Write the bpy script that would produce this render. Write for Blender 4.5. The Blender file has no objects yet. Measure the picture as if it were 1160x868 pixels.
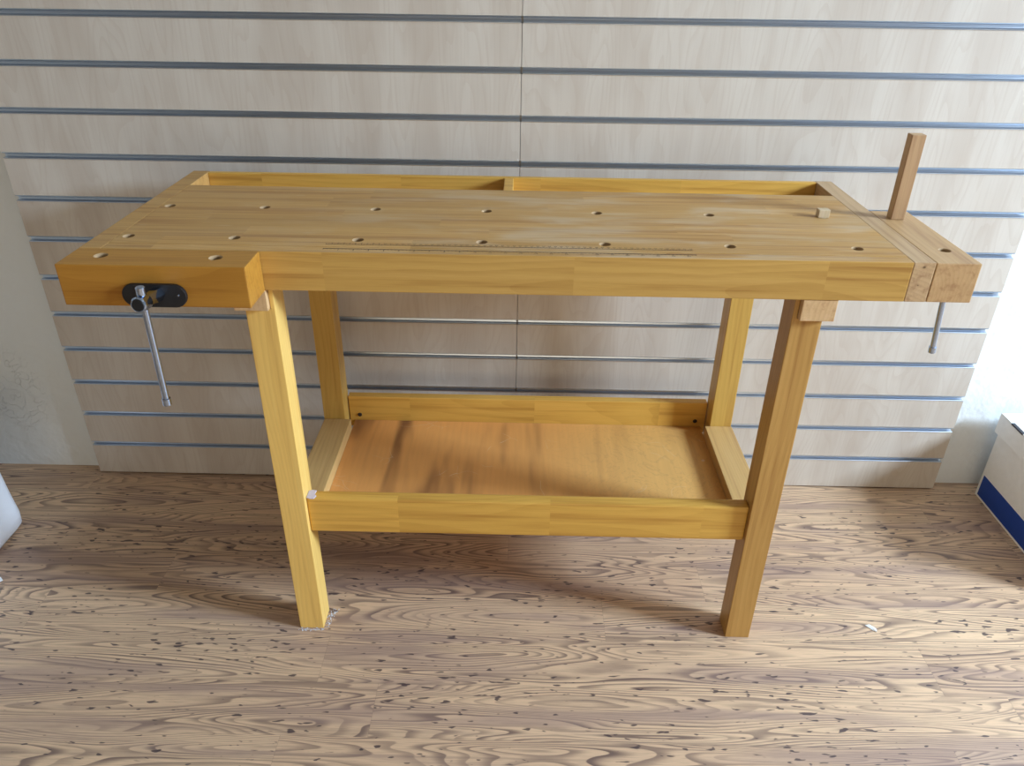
import bpy, bmesh, math, random
from mathutils import Vector, Matrix
random.seed(7)
C = bpy.context.scene
COL = C.collection

# ---------------------------------------------------------------- camera, light, exposure
cam_d = bpy.data.cameras.new('camera'); cam = bpy.data.objects.new('camera', cam_d); COL.objects.link(cam)
r = Vector((0.99976946, 0.01765058, 0.0122265)); u = Vector((-0.01935462, 0.49427397, 0.8690907)); f = Vector((-0.00929672, 0.86912697, -0.49450164))
M = Matrix(((r.x, u.x, -f.x, .0079), (r.y, u.y, -f.y, -1.7771), (r.z, u.z, -f.z, 1.335), (0, 0, 0, 1)))
cam.matrix_world = M
cam_d.sensor_width = 36; cam_d.sensor_fit = 'HORIZONTAL'; cam_d.lens = 868.67 * 36 / 1160
cam_d.clip_start = .02
C.camera = cam
C.view_settings.view_transform = 'Standard'; C.view_settings.look = 'None'
C.view_settings.gamma = 1; C.view_settings.use_curve_mapping = False
C.view_settings.exposure = 0.0

W = bpy.data.worlds.new('world'); C.world = W; W.use_nodes = True
W.node_tree.nodes['Background'].inputs[0].default_value = (1.0, .95, .86, 1)
W.node_tree.nodes['Background'].inputs[1].default_value = .03

def area(name, loc, target, sx, sy, power, color):
    d = bpy.data.lights.new(name, 'AREA'); d.shape = 'RECTANGLE'; d.size = sx; d.size_y = sy
    d.energy = power; d.color = color
    o = bpy.data.objects.new(name, d); COL.objects.link(o); o.location = loc
    o.rotation_euler = (Vector(target) - Vector(loc)).to_track_quat('-Z', 'Y').to_euler()
    return o
XR = 3.7                                     # inner face of the right wall
WY0, WY1, WZ0, WZ1 = -1.95, -1.0, 1.6, 2.55  # its window
area('window_daylight', (XR + .12, (WY0 + WY1) / 2, (WZ0 + WZ1) / 2), (0, -.5, .6), 0.75, 0.75, 315, (.68, .86, 1.05))
area('front_fill', (.5, -3.9, .72), (.3, 0, .6), 2.8, 1.0, 26, (1.0, .84, .62))  # added warm fill light behind the camera, no known shopfront there

# ---------------------------------------------------------------- node helpers
class NT:
    def __init__(s, name):
        s.m = bpy.data.materials.new(name); s.m.use_nodes = True; s.t = s.m.node_tree
        s.b = s.t.nodes['Principled BSDF']
    def n(s, typ, **k):
        o = s.t.nodes.new(typ)
        for a, v in k.items(): setattr(o, a, v)
        return o
    def l(s, a, b): s.t.links.new(a, b)
    def put(s, sock, v):
        if hasattr(v, 'is_output') or isinstance(v, bpy.types.NodeSocket): s.l(v, sock)
        else: sock.default_value = v
    def math(s, op, a, b=0., c=None, clamp=False):
        o = s.n('ShaderNodeMath', operation=op, use_clamp=clamp); s.put(o.inputs[0], a); s.put(o.inputs[1], b)
        if c is not None: s.put(o.inputs[2], c)
        return o.outputs[0]
    def vm(s, op, a, b):
        o = s.n('ShaderNodeVectorMath', operation=op); s.put(o.inputs[0], a); s.put(o.inputs[1], b); return o.outputs[0]
    def mix(s, fac, a, b, mode='MIX'):
        o = s.n('ShaderNodeMix', data_type='RGBA', blend_type=mode)
        s.put(o.inputs[0], fac); s.put(o.inputs[6], a); s.put(o.inputs[7], b); return o.outputs[2]
    def noise(s, v, scale=1., detail=2., rough=.5, dist=0., out=0):
        o = s.n('ShaderNodeTexNoise'); s.put(o.inputs['Vector'], v); o.inputs['Scale'].default_value = scale
        o.inputs['Detail'].default_value = detail; o.inputs['Roughness'].default_value = rough; o.inputs['Distortion'].default_value = dist
        return o.outputs[out]
    def obj(s): return s.n('ShaderNodeTexCoord').outputs['Object']
    def sep(s, v):
        o = s.n('ShaderNodeSeparateXYZ'); s.put(o.inputs[0], v); return o.outputs
    def comb(s, x, y, z):
        o = s.n('ShaderNodeCombineXYZ'); s.put(o.inputs[0], x); s.put(o.inputs[1], y); s.put(o.inputs[2], z); return o.outputs[0]
    def smooth(s, v, a, b, lo=0., hi=1.):
        o = s.n('ShaderNodeMapRange', interpolation_type='SMOOTHSTEP'); s.put(o.inputs[0], v)
        for i, q in enumerate((a, b, lo, hi)): o.inputs[i + 1].default_value = q
        return o.outputs[0]
    def white(s, v, dims='3D', out=0):
        o = s.n('ShaderNodeTexWhiteNoise', noise_dimensions=dims)
        if dims == '1D': s.put(o.inputs['W'], v)
        else: s.put(o.inputs['Vector'], v)
        return o.outputs[out]
    def bump(s, h, strength=.3, dist=.001):
        o = s.n('ShaderNodeBump'); o.inputs['Strength'].default_value = strength; o.inputs['Distance'].default_value = dist
        s.put(o.inputs['Height'], h); s.l(o.outputs[0], s.b.inputs['Normal'])
    def fin(s, col=None, rough=None, metal=None, coat=None, spec=None):
        if col is not None: s.put(s.b.inputs['Base Color'], col)
        if rough is not None: s.put(s.b.inputs['Roughness'], rough)
        if metal is not None: s.put(s.b.inputs['Metallic'], metal)
        if coat is not None: s.put(s.b.inputs['Coat Weight'], coat); s.b.inputs['Coat Roughness'].default_value = .25
        if spec is not None: s.put(s.b.inputs['Specular IOR Level'], spec)
        return s.m
def rgb(*c): return (c[0], c[1], c[2], 1)

def plain(name, col, rough=.5, metal=0., nz=.06, scale=60):
    N = NT(name); v = N.obj(); a = N.noise(v, scale, 3)
    k = N.math('MULTIPLY_ADD', a, nz * 2, 1 - nz)
    cc = N.mix(1., rgb(*col), N.comb(k, k, k), 'MULTIPLY')
    return N.fin(cc, rough, metal)

def wood(name, light, dark, axis, center=(.05, -.09), spacing=.007, contrast=.5, rough=.4, coat=0., staves=None, worn=0., blotch=.12, knots=(), stretch=.05):
    """solid wood: growth rings about an axis outside the board, so faces show lines and ends show arcs"""
    N = NT(name); P = N.obj()
    rnd = N.n('ShaderNodeObjectInfo').outputs['Random']
    X, Y, Z = N.sep(P)
    A, a, b = {'X': (X, Y, Z), 'Y': (Y, X, Z), 'Z': (Z, X, Y)}[axis]
    stv = None; off = N.math('MULTIPLY', rnd, 7.3)
    if staves:
        sw, sl = staves
        row = N.math('FLOOR', N.math('DIVIDE', a, sw))
        q = N.white(row, '1D')
        col = N.math('FLOOR', N.math('ADD', N.math('DIVIDE', A, sl), N.math('MULTIPLY', q, 5.)))
        stv = N.white(N.comb(row, col, 3.3))
        off = N.math('MULTIPLY_ADD', stv, 3.1, off)
    As = N.math('MULTIPLY_ADD', A, stretch, off)
    D = N.noise(N.comb(N.math('MULTIPLY', As, 60.), N.math('MULTIPLY', a, 12.), N.math('MULTIPLY', b, 12.)), 1., 2, .5, 0., 0)
    D2 = N.noise(N.comb(N.math('MULTIPLY_ADD', As, 22., 9.), N.math('MULTIPLY', a, 6.), N.math('MULTIPLY', b, 6.)), 1., 1)
    jx = N.math('MULTIPLY_ADD', D2, .16, -.08)
    aa = N.math('ADD', N.math('SUBTRACT', a, center[0]), jx); bb = N.math('SUBTRACT', b, center[1])
    if staves: aa = N.math('MULTIPLY_ADD', stv, .13, aa)
    R = N.math('SQRT', N.math('ADD', N.math('MULTIPLY', aa, aa), N.math('MULTIPLY', bb, bb)))
    R = N.math('MULTIPLY_ADD', D, .012, R)
    t = N.math('FRACT', N.math('DIVIDE', R, spacing))
    ring = N.smooth(t, .25, 1.)
    fine = N.noise(N.comb(N.math('MULTIPLY', A, 25.), N.math('MULTIPLY', a, 420.), N.math('MULTIPLY', b, 420.)), 1., 2)
    blo = N.noise(N.comb(N.math('MULTIPLY', As, 50.), N.math('MULTIPLY', a, 25.), N.math('MULTIPLY', b, 25.)), 1., 2, .5, .3)
    k = N.math('MULTIPLY_ADD', ring, contrast * .45, N.math('MULTIPLY_ADD', fine, contrast * .7, N.math('MULTIPLY_ADD', blo, contrast * 1.2, -contrast * .75)), clamp=True)
    col = N.mix(k, rgb(*light), rgb(*dark))
    sk = N.noise(N.comb(N.math('MULTIPLY_ADD', As, 40., 3.), N.math('MULTIPLY', a, 70.), N.math('MULTIPLY', b, 70.)), 1., 3., .6, .2)
    col = N.mix(N.math('MULTIPLY', N.smooth(sk, .48, .72), contrast * 1.0), col, rgb(dark[0] * .82, dark[1] * .68, dark[2] * .7))
    col = N.mix(N.math('MULTIPLY', N.smooth(sk, .46, .28), contrast * .35), col, rgb(min(light[0] * 1.2, .9), light[1] * 1.25, light[2] * 1.6))
    if stv is not None:
        g = N.math('MULTIPLY_ADD', stv, blotch * 1.6, 1 - blotch * .8)
        col = N.mix(1., col, N.comb(g, g, g), 'MULTIPLY')
    if worn:
        wn = N.noise(N.comb(N.math('MULTIPLY', X, 5.), N.math('MULTIPLY', Y, 22.), Z), 1., 3, .55, .4)
        col = N.mix(N.math('MULTIPLY', N.math('MULTIPLY', N.smooth(wn, .42, .72), N.smooth(X, -.7, .1, .15, 1.)), worn), col, rgb(.57, .47, .34))
        sc = N.noise(N.comb(N.math('MULTIPLY', X, 14.), N.math('MULTIPLY', Y, 190.), Z), 1., 2)
        col = N.mix(N.math('MULTIPLY', N.smooth(sc, .66, .74), .35 * worn), col, rgb(.7, .66, .58))
    for (kx, ky, kz, kr) in knots:
        d = N.vm('SUBTRACT', P, (kx, ky, kz))
        d = N.vm('MULTIPLY', d, (1, 1, 1.4) if axis != 'Z' else (1, 1, .7))
        o = N.n('ShaderNodeVectorMath', operation='LENGTH'); N.l(d, o.inputs[0])
        dd = N.math('MULTIPLY_ADD', D, kr * 1.2, o.outputs['Value'])
        col = N.mix(N.smooth(dd, kr * 1.7, kr * .7), col, rgb(dark[0] * .3, dark[1] * .28, dark[2] * .3))
    N.bump(fine, .06, .0006)
    return N.fin(col, rough, coat=coat, spec=.26)

# ---------------------------------------------------------------- materials
def floor_mat():
    N = NT('laminate_floor'); P = N.obj(); X, Y, Z = N.sep(P)
    rw = .125
    yy = N.math('DIVIDE', N.math('ADD', Y, .83), rw)
    row = N.math('FLOOR', yy); fy = N.math('FRACT', yy)
    q = N.white(row, '1D')
    pair = N.math('FLOOR', N.math('DIVIDE', row, 3.))
    xx = N.math('DIVIDE', N.math('MULTIPLY_ADD', q, 2.7, X), 1.3)
    pc = N.math('FLOOR', xx); fx = N.math('FRACT', xx)
    idv = N.comb(row, pc, 1.7)
    r1 = N.white(idv); rc = N.white(idv, '3D', 1)
    R1, G1, B1 = N.sep(rc)
    vx = N.math('MULTIPLY_ADD', r1, 31., N.math('MULTIPLY', X, 1.35))
    wob = N.noise(N.comb(N.math('MULTIPLY', X, 7.), N.math('MULTIPLY', Y, 30.), R1), 1., 1.)
    n1 = N.noise(N.comb(vx, N.math('MULTIPLY_ADD', Y, 13., N.math('MULTIPLY', G1, 9.)), N.math('MULTIPLY', R1, 20.)), 1., 1., .35, .25)
    sh = N.math('MULTIPLY_ADD', wob, .035, n1)
    tt = N.math('MULTIPLY', sh, 30.)
    t = N.math('FRACT', tt)
    rk = N.white(N.math('FLOOR', tt), '1D')
    late = N.math('MULTIPLY', N.smooth(t, .30, .90), N.smooth(t, 1., .93))
    late = N.math('MULTIPLY', late, N.math('MULTIPLY_ADD', rk, .6, .55))
    dens = N.noise(N.comb(N.math('MULTIPLY', X, 3.), N.math('MULTIPLY', Y, 14.), 4.), 1., 2.)
    line = N.math('MULTIPLY', late, N.smooth(dens, .3, .6, .45, 1.))
    fine = N.noise(N.comb(N.math('MULTIPLY', X, 20.), N.math('MULTIPLY', Y, 480.), R1), 1., 3., .6)
    finek = N.smooth(fine, .45, .68)
    st = N.noise(N.comb(N.math('MULTIPLY', X, .9), N.math('MULTIPLY', Y, 95.), 2.), 1., 1.)
    base = N.mix(G1, rgb(.75, .525, .335), rgb(.61, .41, .265))
    col = N.mix(N.math('MULTIPLY', line, .80, clamp=True), base, rgb(.12, .075, .068))
    col = N.mix(N.math('MULTIPLY', finek, .26), col, rgb(.15, .10, .09))
    col = N.mix(N.math('MULTIPLY', N.smooth(st, .52, .68), .30), col, rgb(.17, .115, .10))
    pur = N.noise(N.comb(N.math('MULTIPLY', X, 1.6), N.math('MULTIPLY', Y, 16.), 8.), 1., 2.)
    col = N.mix(N.math('MULTIPLY', N.smooth(pur, .47, .66), .50), col, rgb(.27, .18, .165))
    kn = N.noise(N.comb(N.math('MULTIPLY', X, 34.), N.math('MULTIPLY', Y, 120.), 2.), 1., 1.5, .5, .3)
    kd = N.noise(N.comb(N.math('MULTIPLY', X, 4.), N.math('MULTIPLY', Y, 9.), 5.), 1., 1.)
    kk = N.smooth(N.math('MULTIPLY_ADD', kd, .26, kn), .785, .84)
    col = N.mix(N.math('MULTIPLY', kk, .85), col, rgb(.045, .03, .04))
    gap = N.math('MAXIMUM', N.smooth(fy, .012, .0), N.smooth(fx, .0012, .0))
    col = N.mix(N.math('MULTIPLY', gap, .30), col, rgb(.08, .05, .04))
    N.bump(N.math('ADD', finek, gap), -.12, .0006)
    rr = N.math('MULTIPLY_ADD', fine, .15, .38)
    return N.fin(col, rr, spec=.35)
def plaster_mat():
    N = NT('white_plaster'); P = N.obj(); X, Y, Z = N.sep(P)
    dcr = N.n('ShaderNodeVectorMath', operation='LENGTH'); N.l(N.vm('MULTIPLY', N.vm('SUBTRACT', P, (-1.39, .034, .25)), (1.3, 1, .8)), dcr.inputs[0])
    a = N.noise(P, 5., 4., .55); b_ = N.noise(P, 70., 3., .6)
    v = N.n('ShaderNodeTexVoronoi', feature='DISTANCE_TO_EDGE'); N.put(v.inputs['Vector'], N.vm('ADD', P, N.vm('SCALE', N.noise(P, 9., 3., out=1), (.2, .2, .2)))); v.inputs['Scale'].default_value = 7.
    msk = N.smooth(dcr.outputs['Value'], .13, .07)
    cr = N.math('MULTIPLY', N.smooth(v.outputs['Distance'], .02, .0), msk)
    h = N.math('ADD', N.math('MULTIPLY_ADD', a, 2.2, N.math('MULTIPLY', b_, .16)), N.math('MULTIPLY', cr, .35))
    N.bump(h, .7, .010)
    col = N.mix(N.math('MULTIPLY', a, .4), rgb(.79, .82, .83), rgb(.70, .73, .745))
    return N.fin(col, .85)
def slat_mat():
    N = NT('maple_laminate'); P = N.obj(); X, Y, Z = N.sep(P)
    rnd = N.n('ShaderNodeObjectInfo').outputs['Random']
    n1 = N.noise(N.comb(N.math('MULTIPLY_ADD', rnd, 9., N.math('MULTIPLY', X, 9.)), N.math('MULTIPLY', Z, 1.5), 1.), 1., 2., .5, .3)
    t = N.math('FRACT', N.math('MULTIPLY', n1, 16.))
    ln = N.smooth(t, .5, 1.)
    pale = N.noise(N.comb(N.math('MULTIPLY', X, 14.), N.math('MULTIPLY', Z, 2.), 3.), 1., 2.)
    fi = N.noise(N.comb(N.math('MULTIPLY', X, 260.), N.math('MULTIPLY', Z, 9.), 3.), 1., 2.)
    col = N.mix(N.smooth(pale, .35, .7), rgb(.605, .55, .485), rgb(.535, .47, .405))
    col = N.mix(N.math('MULTIPLY', ln, .22), col, rgb(.44, .35, .28))
    col = N.mix(N.math('MULTIPLY', N.smooth(fi, .4, .8), .18), col, rgb(.42, .34, .28))
    return N.fin(col, .42)
def alu_mat():
    N = NT('brushed_aluminium'); P = N.obj(); X, Y, Z = N.sep(P)
    a = N.noise(N.comb(N.math('MULTIPLY', X, 3.), N.math('MULTIPLY', Y, 300.), N.math('MULTIPLY', Z, 300.)), 1., 2.)
    return N.fin(rgb(.56, .63, .73), N.math('MULTIPLY_ADD', a, .08, .285), 1.)
def shelf_mat():
    N = NT('varnished_plywood'); P = N.obj(); X, Y, Z = N.sep(P)
    n1 = N.noise(N.comb(N.math('MULTIPLY', X, 9.), N.math('MULTIPLY', Y, 1.3), 1.), 1., 3., .55, .35)
    fi = N.noise(N.comb(N.math('MULTIPLY', X, 120.), N.math('MULTIPLY', Y, 9.), 2.), 1., 2.)
    bl = N.noise(N.comb(N.math('MULTIPLY', X, 7.), N.math('MULTIPLY', Y, 5.), 5.), 1., 4., .6, .8)
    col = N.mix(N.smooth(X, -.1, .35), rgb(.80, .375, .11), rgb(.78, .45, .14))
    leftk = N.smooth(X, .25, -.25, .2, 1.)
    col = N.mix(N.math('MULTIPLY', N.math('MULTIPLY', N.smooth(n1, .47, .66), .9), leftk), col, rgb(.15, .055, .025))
    col = N.mix(N.math('MULTIPLY', fi, .3), col, rgb(.36, .18, .07))
    w = N.math('FRACT', N.math('MULTIPLY', bl, 14.))
    col = N.mix(N.math('MULTIPLY', N.math('MULTIPLY', N.smooth(w, .7, 1.), .25), N.smooth(X, -.05, .3)), col, rgb(.40, .22, .09))
    sc = N.n('ShaderNodeTexVoronoi', feature='DISTANCE_TO_EDGE'); N.put(sc.inputs['Vector'], N.vm('ADD', P, N.vm('SCALE', N.noise(P, 6., 1., out=1), (.2, .2, .2)))); sc.inputs['Scale'].default_value = 5.5
    sm = N.smooth(N.noise(P, 11., 1.), .6, .66)
    s_ = N.math('MULTIPLY', N.smooth(sc.outputs['Distance'], .008, .002), sm)
    col = N.mix(N.math('MULTIPLY', s_, .55), col, rgb(.75, .6, .42))
    return N.fin(col, .36, spec=.25)

MAT = dict(floor=floor_mat(), plaster=plaster_mat(), slat=slat_mat(), alu=alu_mat(), shelf=shelf_mat())
LY, DY = (.60, .365, .10), (.37, .185, .04)
MAT['apron'] = wood('varnished_rubberwood_long', LY, DY, 'X', (-.50, .70), .010, .55, .38, staves=(.6, .42), blotch=.10)
MAT['rail'] = wood('varnished_rubberwood_rail', (.72, .42, .090), (.48, .24, .04), 'X', (-.50, .22), .010, .5, .36, staves=(.5, .31), blotch=.12)
MAT['top'] = wood('worn_rubberwood_top', (.53, .305, .10), (.36, .185, .05), 'X', (-.3, .80), .008, .6, .42, staves=(.062, .43), worn=.45, blotch=.11)
MAT['jaw'] = wood('amber_jaw_wood', (.46, .22, .035), (.29, .115, .014), 'X', (-.7, .80), .012, .5, .36, blotch=.1)
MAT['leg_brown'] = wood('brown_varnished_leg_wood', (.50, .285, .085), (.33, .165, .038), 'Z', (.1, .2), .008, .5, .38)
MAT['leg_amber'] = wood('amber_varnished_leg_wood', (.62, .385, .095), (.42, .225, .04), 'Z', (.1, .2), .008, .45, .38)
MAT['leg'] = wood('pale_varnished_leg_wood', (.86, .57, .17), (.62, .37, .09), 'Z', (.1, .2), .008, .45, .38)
MAT['cap'] = wood('end_cap_wood', (.52, .35, .19), (.33, .20, .10), 'Y', (.62, .80), .007, .6, .42, knots=((.652, -.2525, .884, .0045), (.650, -.2525, .852, .0025)))
MAT['tail'] = wood('tail_jaw_wood', (.52, .33, .16), (.34, .19, .085), 'Y', (.30, .78), .008, .5, .42)
MAT['bear'] = wood('bearer_wood', (.66, .45, .24), (.44, .25, .11), 'Y', (.2, .90), .006, .5, .45)
MAT['side'] = wood('side_rail_wood', (.62, .40, .16), (.42, .24, .08), 'Y', (.05, .2), .008, .4, .36)
MAT['raw'] = plain('raw_bored_wood', (.42, .28, .15), .85)
MAT['stick'] = wood('bare_beech_rod', (.50, .32, .17), (.34, .20, .10), 'Z', (.1, .1), .005, .5, .5)
MAT['dog'] = wood('bare_beech_block', (.60, .47, .30), (.42, .30, .18), 'Z', (.1, .1), .005, .5, .55)
MAT['chrome'] = plain('chromed_steel', (.40, .50, .68), .10, 1., .03)
MAT['black'] = plain('black_enamel', (.006, .006, .008), .5)
MAT['ink'] = plain('black_printed_ink', (.02, .016, .014), .6)
MAT['card'] = plain('white_cardboard', (.86, .87, .88), .75)
MAT['blue'] = plain('blue_print', (.002, .05, .34), .6)
MAT['slotshade'] = plain('painted_slot_shade', (.05, .05, .06), .8)
MAT['plastic'] = plain('white_plastic', (.84, .88, .96), .3, 0, .02)
MAT['paper'] = plain('white_paper', (.82, .84, .86), .7)
MAT['tape'] = plain('lilac_tape', (.62, .58, .72), .6)
MAT['dust'] = plain('grey_plaster_dust', (.60, .62, .68), .9, 0, .4, 400)
MAT['frame'] = plain('white_window_frame', (.8, .8, .8), .4)
MAT['hole'] = plain('bolt_hole_shade', (.03, .02, .015), .6)
MAT['ceil'] = plain('beige_ceiling_paint', (.42, .38, .32), .9)
g = bpy.data.materials.new('window_glass'); g.use_nodes = True; gt = g.node_tree
gt.nodes.clear(); o_ = gt.nodes.new('ShaderNodeOutputMaterial'); tr = gt.nodes.new('ShaderNodeBsdfTransparent'); gl = gt.nodes.new('ShaderNodeBsdfGlossy'); mx = gt.nodes.new('ShaderNodeMixShader')
mx.inputs[0].default_value = .06; gl.inputs['Roughness'].default_value = .02
gt.links.new(tr.outputs[0], mx.inputs[1]); gt.links.new(gl.outputs[0], mx.inputs[2]); gt.links.new(mx.outputs[0], o_.inputs[0])
MAT['glass'] = g

# ---------------------------------------------------------------- mesh helpers
def link(name, bm, mats, parent=None, origin=(0, 0, 0), smooth=False):
    """mesh from world-space bmesh; origin = world location of the thing it belongs to"""
    bmesh.ops.translate(bm, verts=bm.verts, vec=-Vector(origin))
    me = bpy.data.meshes.new(name); bm.normal_update(); bm.to_mesh(me); bm.free()
    for m in (mats if isinstance(mats, (list, tuple)) else [mats]): me.materials.append(m)
    if smooth:
        for p in me.polygons: p.use_smooth = True
    o = bpy.data.objects.new(name, me); COL.objects.link(o)
    if parent is None: o.location = origin
    else: o.parent = parent
    return o
def box(bm, x0, x1, y0, y1, z0, z1, bev=0., mi=0):
    vs = [bm.verts.new((x, y, z)) for x in (x0, x1) for y in (y0, y1) for z in (z0, z1)]
    fs = [bm.faces.new([vs[i] for i in q]) for q in ((0, 1, 3, 2), (4, 6, 7, 5), (0, 4, 5, 1), (2, 3, 7, 6), (0, 2, 6, 4), (1, 5, 7, 3))]
    for q in fs: q.material_index = mi
    if bev:
        es = list({e for q in fs for e in q.edges})
        bmesh.ops.bevel(bm, geom=es, offset=bev, segments=2, profile=.6, affect='EDGES')
    return bm
def BX(*a, bev=.0015, mi=0): return box(bmesh.new(), *a, bev=bev, mi=mi)
def prism(bm, pts, axis, a, b, bev=0., mi=0):
    """polygon pts extruded from a to b along axis ('X': pts are (y,z), 'Y': (x,z), 'Z': (x,y))"""
    def P(p, t): return {'X': (t, p[0], p[1]), 'Y': (p[0], t, p[1]), 'Z': (p[0], p[1], t)}[axis]
    A = [bm.verts.new(P(p, a)) for p in pts]; B = [bm.verts.new(P(p, b)) for p in pts]
    n = len(pts); fs = [bm.faces.new(A[::-1]), bm.faces.new(B)]
    for i in range(n): fs.append(bm.faces.new((A[i], A[(i + 1) % n], B[(i + 1) % n], B[i])))
    for q in fs: q.material_index = mi
    bmesh.ops.recalc_face_normals(bm, faces=fs)
    if bev: bmesh.ops.bevel(bm, geom=list({e for q in fs for e in q.edges}), offset=bev, segments=2, profile=.6, affect='EDGES')
    return bm
def lathe(bm, prof, p0, p1, n=28, mi=0, phase=0.):
    """prof: list of (t along p0->p1 in metres, radius)"""
    p0, p1 = Vector(p0), Vector(p1); d = (p1 - p0).normalized()
    a = d.orthogonal().normalized(); b = d.cross(a)
    rings = []
    for t, rad in prof:
        rings.append([bm.verts.new(p0 + d * t + (a * math.cos(2 * math.pi * i / n + phase) + b * math.sin(2 * math.pi * i / n + phase)) * rad) for i in range(n)])
    fs = [bm.faces.new(rings[0][::-1]), bm.faces.new(rings[-1])]
    for k in range(len(rings) - 1):
        for i in range(n): fs.append(bm.faces.new((rings[k][i], rings[k][(i + 1) % n], rings[k + 1][(i + 1) % n], rings[k + 1][i])))
    for q in fs: q.material_index = mi
    bmesh.ops.recalc_face_normals(bm, faces=fs)
    return bm
def autosmooth(o, ang=35):
    for p in o.data.polygons: p.use_smooth = True
    bm = bmesh.new(); bm.from_mesh(o.data)
    for e in bm.edges:
        if len(e.link_faces) == 2 and e.calc_face_angle(0) > math.radians(ang): e.smooth = False
    bm.to_mesh(o.data); bm.free(); return o
def bore(o, holes, ztop, zbot, rad=.0095, chamfer=.0007):
    """cut round dog holes; the bored surface shows raw wood (material slot 2)"""
    bm = bmesh.new()
    L = ztop - zbot
    for (x, y) in holes:
        lathe(bm, [(0, rad + chamfer + .001), (.001, rad + chamfer), (.001 + chamfer, rad), (L + .002, rad)], (x, y, ztop + .001), (x, y, zbot - .01), 28, 1)
    c = link('cutter', bm, [MAT['raw'], MAT['raw']], None, (0, 0, 0))
    if o.parent: c.location = -o.parent.location
    m = o.modifiers.new('b', 'BOOLEAN'); m.object = c; m.operation = 'DIFFERENCE'; m.solver = 'EXACT'
    o.data.materials.append(MAT['raw'])
    # evaluate with both in the parent's local frame
    par = o.parent; o.parent = None
    bpy.context.view_layer.update()
    me = bpy.data.meshes.new_from_object(o.evaluated_get(bpy.context.evaluated_depsgraph_get()))
    o.modifiers.clear(); old = o.data; o.data = me; o.parent = par
    bpy.data.objects.remove(c); bpy.data.meshes.remove(old)
    return o
def tag(o, label=None, cat=None, group=None, kind=None):
    if label: o['label'] = label
    if cat: o['category'] = cat
    if group: o['group'] = group
    if kind: o['kind'] = kind
    return o
def empty(name, loc):
    o = bpy.data.objects.new(name, None); COL.objects.link(o); o.location = loc; o.empty_display_size = .1; return o

# ---------------------------------------------------------------- the room
WYB = .034
tag(link('floor', BX(-2.6, XR, -4.2, WYB, -.03, 0, bev=0), MAT['floor']), kind='structure')
tag(link('wall_back', BX(-2.6, XR, WYB, WYB + .12, -.03, 3.3, bev=0), MAT['plaster']), kind='structure')
tag(link('wall_left', BX(-2.72, -2.6, -4.2, WYB + .12, -.03, 3.3, bev=0), MAT['ceil']), kind='structure')
bm = bmesh.new()
x0, x1 = XR, XR + .2
box(bm, x0, x1, -4.2, WY0, -.03, 3.3); box(bm, x0, x1, WY1, WYB + .12, -.03, 3.3)
box(bm, x0, x1, WY0, WY1, -.03, WZ0); box(bm, x0, x1, WY0, WY1, WZ1, 3.3)
tag(link('wall_right', bm, MAT['plaster']), kind='structure')
tag(link('ceiling', BX(-2.72, XR + .2, -4.2, WYB + .12, 3.3, 3.4, bev=0), MAT['ceil']), kind='structure')
bm = bmesh.new()
for a in ((WY0, WY0 + .04, WZ0, WZ1), (WY1 - .04, WY1, WZ0, WZ1), (WY0 + .04, WY1 - .04, WZ0, WZ0 + .04), (WY0 + .04, WY1 - .04, WZ1 - .04, WZ1)):
    box(bm, XR + .03, XR + .08, *a, bev=.003)
wf = tag(link('window_1', bm, MAT['frame']), kind='structure')
link('pane', BX(XR + .05, XR + .056, WY0 + .04, WY1 - .04, WZ0 + .04, WZ1 - .04, bev=0), MAT['glass'], wf)

# ---------------------------------------------------------------- slatwall panels
ZS = .1025
def slat_panel(xa, xb, label):
    root = empty('slatwall_panel', ((xa + xb) / 2, 0, .005)); L = root.location
    tag(root, label, 'slatwall panel', 'slatwall panels')
    ztop = 2.405; slots = [ZS + .1 * k for k in range(23)]
    pts = [(.018, .005), (0, .005)]
    for z in slots: pts += [(0, z - .0072), (.0125, z - .0072), (.0125, z + .0072), (0, z + .0072)]
    pts += [(0, ztop), (.018, ztop)]
    bm = bmesh.new(); prism(bm, pts, 'X', xa, xb)
    link('board', bm, MAT['slat'], root, L)
    c0 = None
    for z in slots:
        if c0 is None:
            bm = bmesh.new()
            inner = [(-.0010, .0070), (-.0012, .0058), (-.0004, .0050), (.0030, .0050), (.0070, .0048), (.0095, .0030), (.0104, 0), (.0095, -.0030), (.0070, -.0048), (.0030, -.0050), (-.0004, -.0050), (-.0012, -.0058), (-.0010, -.0070)]
            outer = [(.0120, -.0070), (.0120, .0070)]
            prism(bm, [(y, zz + z) for y, zz in inner + outer], 'X', xa + .0015, xb - .0015)
            c0 = link('aluminium_channel', bm, MAT['alu'], root, L)
        else:
            c = c0.copy(); COL.objects.link(c); c.parent = root; c.location = (0, 0, z - ZS)
slat_panel(-1.195, -.0006, 'maple-effect slatwall panel against the wall behind the left half of the workbench')
slat_panel(.0006, 1.195, 'maple-effect slatwall panel behind the right half of the workbench, reaching toward the white cardboard box')

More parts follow.
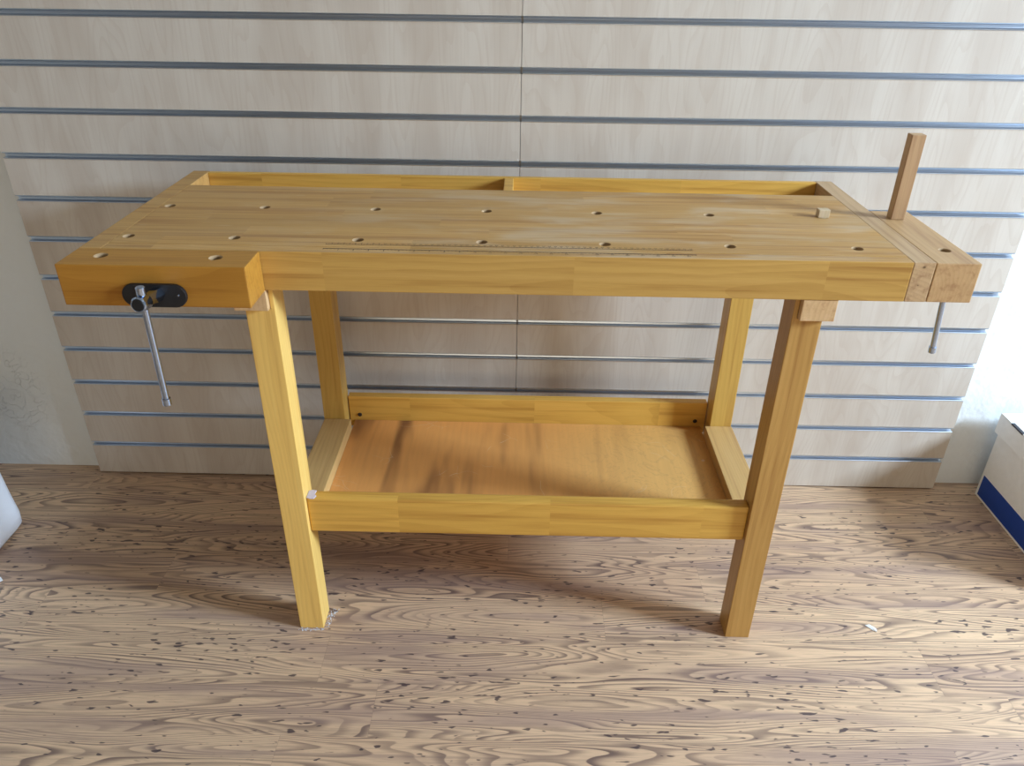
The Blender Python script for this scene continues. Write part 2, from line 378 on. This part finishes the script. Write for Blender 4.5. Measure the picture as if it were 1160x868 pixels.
# ---------------------------------------------------------------- workbench
H = .892; HB = .822; YF = -.5725; YB = -.067
bench = empty('workbench', (.02, -.32, 0)); L = bench.location
tag(bench, 'varnished wooden woodworking bench with front and tail vise, back tray and lower shelf', 'workbench')
def part(name, bm, m, parent=bench): return link(name, bm, m, parent, L)
HY1, HY2 = -.509, -.331
holes = [(-.673, HY1), (-.489, HY1), (-.275, HY1), (-.061, HY1), (.151, HY1), (.366, HY1), (.584, HY1),
         (-.673, HY2), (-.489, HY2), (-.275, HY2), (-.061, HY2), (.151, HY2), (.366, HY2), (.5825, HY2)]
top = part('benchtop', BX(-.691, .654, -.5450, -.183, .858, H, bev=.001), [MAT['top']])
bore(top, holes[1:7] + holes[8:] + [holes[0], holes[7]], H, .858)
ap = part('front_apron', BX(-.691, .654, YF, -.5452, HB, H - .0002), [MAT['apron'], MAT['top']])
for p in ap.data.polygons:
    if p.normal.z > .5: p.material_index = 1
part('end_cap', BX(.6542, .6905, YF, YB, HB, H), MAT['cap'])
part('end_cap', BX(-.728, -.6912, YF, YB, HB, H), MAT['top'])
part('tray_rear_board', BX(-.691, .654, -.0815, YB, HB, H - .0005), MAT['rail'])
part('tray_divider', BX(-.033, -.013, -.1828, -.0817, .834, H - .001), MAT['rail'])
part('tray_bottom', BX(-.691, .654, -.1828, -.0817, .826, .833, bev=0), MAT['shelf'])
# bearers and legs
for s, (bx0, bx1, lx0, lx1) in enumerate(((-.487, -.428, -.472, -.4195), (.487, .546, .478, .531))):
    part('top_bearer', BX(bx0, bx1, -.5712, -.083, .782, HB - .0005), MAT['bear'])
    for (y0, y1) in ((-.560, -.505), (-.191, -.136)):
        if s == 0: pts = [(lx0, 0), (lx1, 0), (lx1, HB - .001), (bx1 + .0005, HB - .001), (bx1 + .0005, .7815), (lx0, .7815)]
        else: pts = [(lx0, 0), (lx1, 0), (lx1, .7815), (bx0 - .0005, .7815), (bx0 - .0005, HB - .001), (lx0, HB - .001)]
        if y0 > -.3: pts = [(x + (.003 if s == 0 else -.0035) * (1 if z < .79 else 0), z) for x, z in pts]
        bm = bmesh.new(); prism(bm, pts, 'Y', y0, y1, bev=.0015); part('leg', bm, MAT['leg_amber'] if y0 > -.3 else MAT[('leg', 'leg_brown')[s]])
part('side_rail', BX(-.468, -.403, -.5045, -.1915, .252, .3225), MAT['side'])
part('side_rail', BX(.464, .529, -.5045, -.1915, .252, .3225), MAT['side'])
part('front_rail', BX(-.419, .4775, -.549, -.522, .272, .358, bev=.004), MAT['rail'])
part('back_rail', BX(-.4155, .4740, -.150, -.128, .276, .362, bev=.002), MAT['rail'])
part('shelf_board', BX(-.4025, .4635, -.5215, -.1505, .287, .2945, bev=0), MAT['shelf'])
for x in (-.39, .449):
    bm = bmesh.new(); lathe(bm, [(0, .0052), (.0012, .0052), (.0016, .004), (.0022, .004)], (x, -.150, .310), (x, -.16, .310), 18)
    part('bolt_hole_disc', bm, MAT['hole'])  # raised disc, its near-black colour stands for shade inside a bolt hole
# tape torn on the rail corner
bm = bmesh.new()
prism(bm, [(-.4185, -.549), (-.412, -.551), (-.4035, -.5505), (-.4005, -.542), (-.4050, -.536), (-.4035, -.525), (-.412, -.523), (-.4185, -.526)], 'Z', .3582, .3600)
tp = part('torn_tape', bm, MAT['tape']); tp['label'] = 'torn pale lilac tape'

# front vise
jaw = part('front_vise_jaw', BX(-.728, -.4265, -.6485, -.5735, HB, H, bev=.002), [MAT['jaw']])
bore(jaw, [(-.674, -.606), (-.487, -.607)], H, .83, .0095, .0018)
bm = bmesh.new()
pts = []
for k in range(13): a = math.radians(-90 + 15 * k); pts.append((-.545 + .0195 * math.cos(a), .8435 + .0195 * math.sin(a)))
for k in range(13): a = math.radians(90 + 15 * k); pts.append((-.609 + .0195 * math.cos(a), .8435 + .0195 * math.sin(a)))
prism(bm, pts, 'Y', -.6555, -.6487, bev=.001)
part('vise_plate', bm, MAT['black'], bench)
bm = bmesh.new(); lathe(bm, [(0, .0018), (.0007, .0015)], (-.538, -.6556, .845), (-.538, -.66, .845), 12); part('plate_screw', bm, MAT['chrome'])
def vise_screw(p0, p1, neck_len, hub_r):
    p0, p1 = Vector(p0), Vector(p1); Lh = (p1 - p0).length
    bm = bmesh.new()
    lathe(bm, [(0, hub_r * .95), (neck_len * .25, hub_r * .95), (neck_len * .55, hub_r * .80), (neck_len, hub_r * .72)], p0, p1, 6, 0, .3)
    lathe(bm, [(neck_len - .004, hub_r * .80), (neck_len, hub_r), (Lh - .002, hub_r), (Lh, hub_r * .86)], p0, p1, 32)
    o = autosmooth(part('vise_screw', bm, MAT['chrome'])); o['label'] = 'chromed steel screw head'
    bm = bmesh.new(); d = (p1 - p0).normalized()
    lathe(bm, [(0, hub_r * .80), (.0009, hub_r * .76)], p1 - d * .0001, p1 + d, 28)
    e = link('screw_end_cap', bm, MAT['black'], o, L)
    return o
def handle(x, y, ztop, zbot, lean=(0, 0), top_len=.013):
    bm = bmesh.new(); a = (x, y, ztop); b = (x + lean[0], y + lean[1], zbot); LL = (Vector(b) - Vector(a)).length
    lathe(bm, [(0, .0058), (.0012, .0072), (top_len, .0072), (top_len + .0006, .0053), (LL - .0136, .0053), (LL - .013, .0070), (LL - .001, .0070), (LL, .0060)], a, b, 24)
    o = autosmooth(part('vise_handle', bm, MAT['chrome'])); o['label'] = 'chromed steel handle bar'; return o
vise_screw((-.5695, -.6556, .8475), (-.5735, -.7165, .8545), .040, .0125)
handle(-.5715, -.7020, .8790, .6690, (-.0015, 0))

# tail vise
tj = part('tail_vise_jaw', BX(.6915, .7655, YF, -.283, HB, H - .0005, bev=.0018), [MAT['tail']])
bore(tj, [(.7335, -.508), (.7225, -.330)], H - .0005, .83, .0095, .001)
vise_screw((.7655, -.415, .838), (.816, -.415, .838), .028, .0115)
handle(.804, -.415, .854, .648, (0.018, 0), .006)

# printed ruler on the top
bm = bmesh.new()
YU, YD = -.5335, -.5545; z0, z1 = H - .0004, H + .00015
box(bm, -.325, .298, YU - .0007, YU + .0007, z0, z1); box(bm, -.325, .300, YD - .0007, YD + .0007, z0, z1)
for k in range(125):
    x = -.325 + k * .005
    if x > .298: break
    l_ = .0042 if k % 2 == 0 else .0026
    box(bm, x - .0003, x + .0003, YU, YU + l_, z0, z1)
for k in range(99):
    x = -.324 + k * .00635
    if x > .299: break
    l_ = .0045 if k % 4 == 0 else .0026
    box(bm, x - .0003, x + .0003, YD - l_, YD, z0, z1)
def add_text(bm, s, x, y, size):
    cu = bpy.data.curves.new('t', 'FONT'); cu.body = s; cu.size = size; cu.align_x = 'CENTER'; cu.resolution_u = 2
    o = bpy.data.objects.new('t', cu); COL.objects.link(o); bpy.context.view_layer.update()
    me = bpy.data.meshes.new_from_object(o.evaluated_get(bpy.context.evaluated_depsgraph_get()))
    me.transform(Matrix.Translation((x, y, z1))); bm.from_mesh(me)
    bpy.data.meshes.remove(me); bpy.data.objects.remove(o); bpy.data.curves.remove(cu)
for k in range(1, 63): add_text(bm, str(k), -.325 + k * .01, YU + .0046, .0058)
for k in range(1, 25): add_text(bm, str(k), -.324 + k * .0254, YD - .0096, .0066)
part('printed_ruler', bm, MAT['ink'])['label'] = 'black printed ruler scale'

# ---------------------------------------------------------------- loose dogs
def dog(name, x, y, w, d, h, m, label, cat, stem=.03, tiltx=0., hb=H):
    o_ = (x, y, hb); root = link(name, box(bmesh.new(), x - w / 2, x + w / 2, y - d / 2, y + d / 2, hb + .0003, hb + h, bev=.0012), m, None, o_)
    bm = bmesh.new(); bm.from_mesh(root.data)
    lathe(bm, [(0, .0088), (stem, .0088)], (0, 0, .0003), (0, 0, -1), 20)
    bm.to_mesh(root.data); bm.free()
    return tag(root, label, cat)
dog('bench_dog', .5825, HY2, .021, .016, .0155, MAT['dog'], 'short square wooden bench dog standing in a hole near the bench top rear', 'bench dog')
dog('wooden_rod', .7225, -.330, .0255, .021, .157, MAT['stick'], 'tall square wooden rod standing upright on the tail vise jaw', 'wooden rod', hb=H - .0005)

# ---------------------------------------------------------------- cardboard box at the right
bo = empty('cardboard_box', (1.47, -.22, 0)); LB = bo.location
tag(bo, 'white lidded cardboard archive box with a blue stripe on the floor by the wall', 'box')
link('carton', BX(1.308, 1.625, -.420, -.016, .0005, .230, bev=.001), MAT['card'], bo, LB)
bm = bmesh.new()
box(bm, 1.301, 1.307, -.427, -.009, .207, .262); box(bm, 1.626, 1.632, -.427, -.009, .207, .262)
box(bm, 1.307, 1.626, -.427, -.421, .207, .262); box(bm, 1.307, 1.626, -.015, -.009, .207, .262)
box(bm, 1.301, 1.632, -.427, -.009, .262, .266, bev=.001)
lid = link('lid', bm, MAT['card'], bo, LB)
link('finger_slot', BX(1.3003, 1.3085, -.112, -.060, .2615, .2664, bev=0), MAT['slotshade'], lid, LB)  # solid bar coloured dark to paint the shade inside the lid cutout
link('blue_stripe', BX(1.3072, 1.3079, -.414, -.026, .008, .072, bev=0), MAT['blue'], bo, LB)

# ---------------------------------------------------------------- plastic tub at the left edge
bm = bmesh.new()
def rrect(cx, cy, hx, hy, rr, z, n=6):
    out = []
    for qx, qy, a0 in ((1, 1, 0), (-1, 1, 90), (-1, -1, 180), (1, -1, 270)):
        for k in range(n + 1):
            a = math.radians(a0 + 90 * k / n); out.append(bm.verts.new((cx + qx * (hx - rr) + rr * math.cos(a), cy + qy * (hy - rr) + rr * math.sin(a), z)))
    return out
cx, cy = -1.487, -.414
prof = [(.180, .0005, .03), (.198, .003, .035), (.206, .014, .038), (.208, .04, .04), (.205, .10, .042), (.198, .30, .045), (.206, .303, .05), (.206, .315, .05), (.198, .315, .045), (.194, .30, .043), (.190, .05, .04), (.175, .012, .03)]
rings = [rrect(cx, cy, hx, hx * .97, rr, z) for hx, z, rr in prof]
for k in range(len(rings) - 1):
    n = len(rings[k])
    for i in range(n): bm.faces.new((rings[k][i], rings[k][(i + 1) % n], rings[k + 1][(i + 1) % n], rings[k + 1][i]))
bm.faces.new(rings[0][::-1]); bm.faces.new(rings[-1])
bmesh.ops.recalc_face_normals(bm, faces=bm.faces)
tub = link('plastic_tub', bm, MAT['plastic'], None, (cx, cy, 0)); autosmooth(tub, 50)
tag(tub, 'pale white plastic tub with rounded corners standing on the floor at the left', 'tub')

# ---------------------------------------------------------------- scraps on the floor
def scrap(name, pts, z, h, m, label, cat):
    bm = bmesh.new(); cxx = sum(p[0] for p in pts) / len(pts); cyy = sum(p[1] for p in pts) / len(pts)
    A = [bm.verts.new((x, y, z + .0006)) for x, y in pts]; B = [bm.verts.new((x, y, z + h * (1 + .5 * math.sin(k * 2.1)))) for k, (x, y) in enumerate(pts)]
    n = len(pts); c = bm.verts.new((cxx, cyy, z + h * 1.6)); bm.faces.new(A[::-1])
    for i in range(n):
        bm.faces.new((A[i], A[(i + 1) % n], B[(i + 1) % n], B[i])); bm.faces.new((B[i], B[(i + 1) % n], c))
    bmesh.ops.recalc_face_normals(bm, faces=bm.faces)
    return tag(link(name, bm, m, None, (cxx, cyy, 0)), label, cat)
scrap('paper_scrap', [(.806, -.518), (.816, -.516), (.826, -.523), (.828, -.530), (.825, -.537), (.819, -.532)], 0, .002, MAT['paper'], 'tiny white torn scrap lying on the open floor to the right of the bench', 'scrap')
scrap('paper_scrap', [(-1.247, -.432), (-1.228, -.428), (-1.219, -.436), (-1.226, -.444), (-1.244, -.450)], 0, .003, MAT['paper'], 'small white scrap on the floor at the left, in front of the plastic tub', 'scrap')
def crumbs(name, spots, n, label, seed):
    rnd = random.Random(seed); bm = bmesh.new()
    for (xa, ya, xb, yb, w) in spots:
        for k in range(n):
            t = rnd.random(); x = xa + (xb - xa) * t + rnd.gauss(0, w); y = ya + (yb - ya) * t + rnd.gauss(0, w)
            s = rnd.uniform(.0005, .0026) * rnd.random() ** .5
            v = [bm.verts.new((x + s * rnd.uniform(-1, 1), y + s * rnd.uniform(-1, 1), .0002 + q)) for q in (0, 0, 0, s * 1.2)]
            x_, y_ = x, y
            for i, (dx, dy) in enumerate(((s, 0), (-s * .6, s * .8), (-s * .5, -s * .9))): v[i].co = (x_ + dx, y_ + dy, .0002)
            for q in ((0, 1, 3), (1, 2, 3), (2, 0, 3), (0, 2, 1)): bm.faces.new([v[i] for i in q])
    bmesh.ops.recalc_face_normals(bm, faces=bm.faces)
    c = Vector((spots[0][0], spots[0][1], 0))
    return tag(link(name, bm, MAT['dust'], None, c), label, 'dust', kind='stuff')
crumbs('plaster_dust', [(-.474, -.5645, -.418, -.5650, .0026), (-.4140, -.562, -.411, -.520, .0026), (-.411, -.524, -.406, -.506, .0045)], 60, 'grey plaster crumbs gathered around the foot of the left front leg', 3)
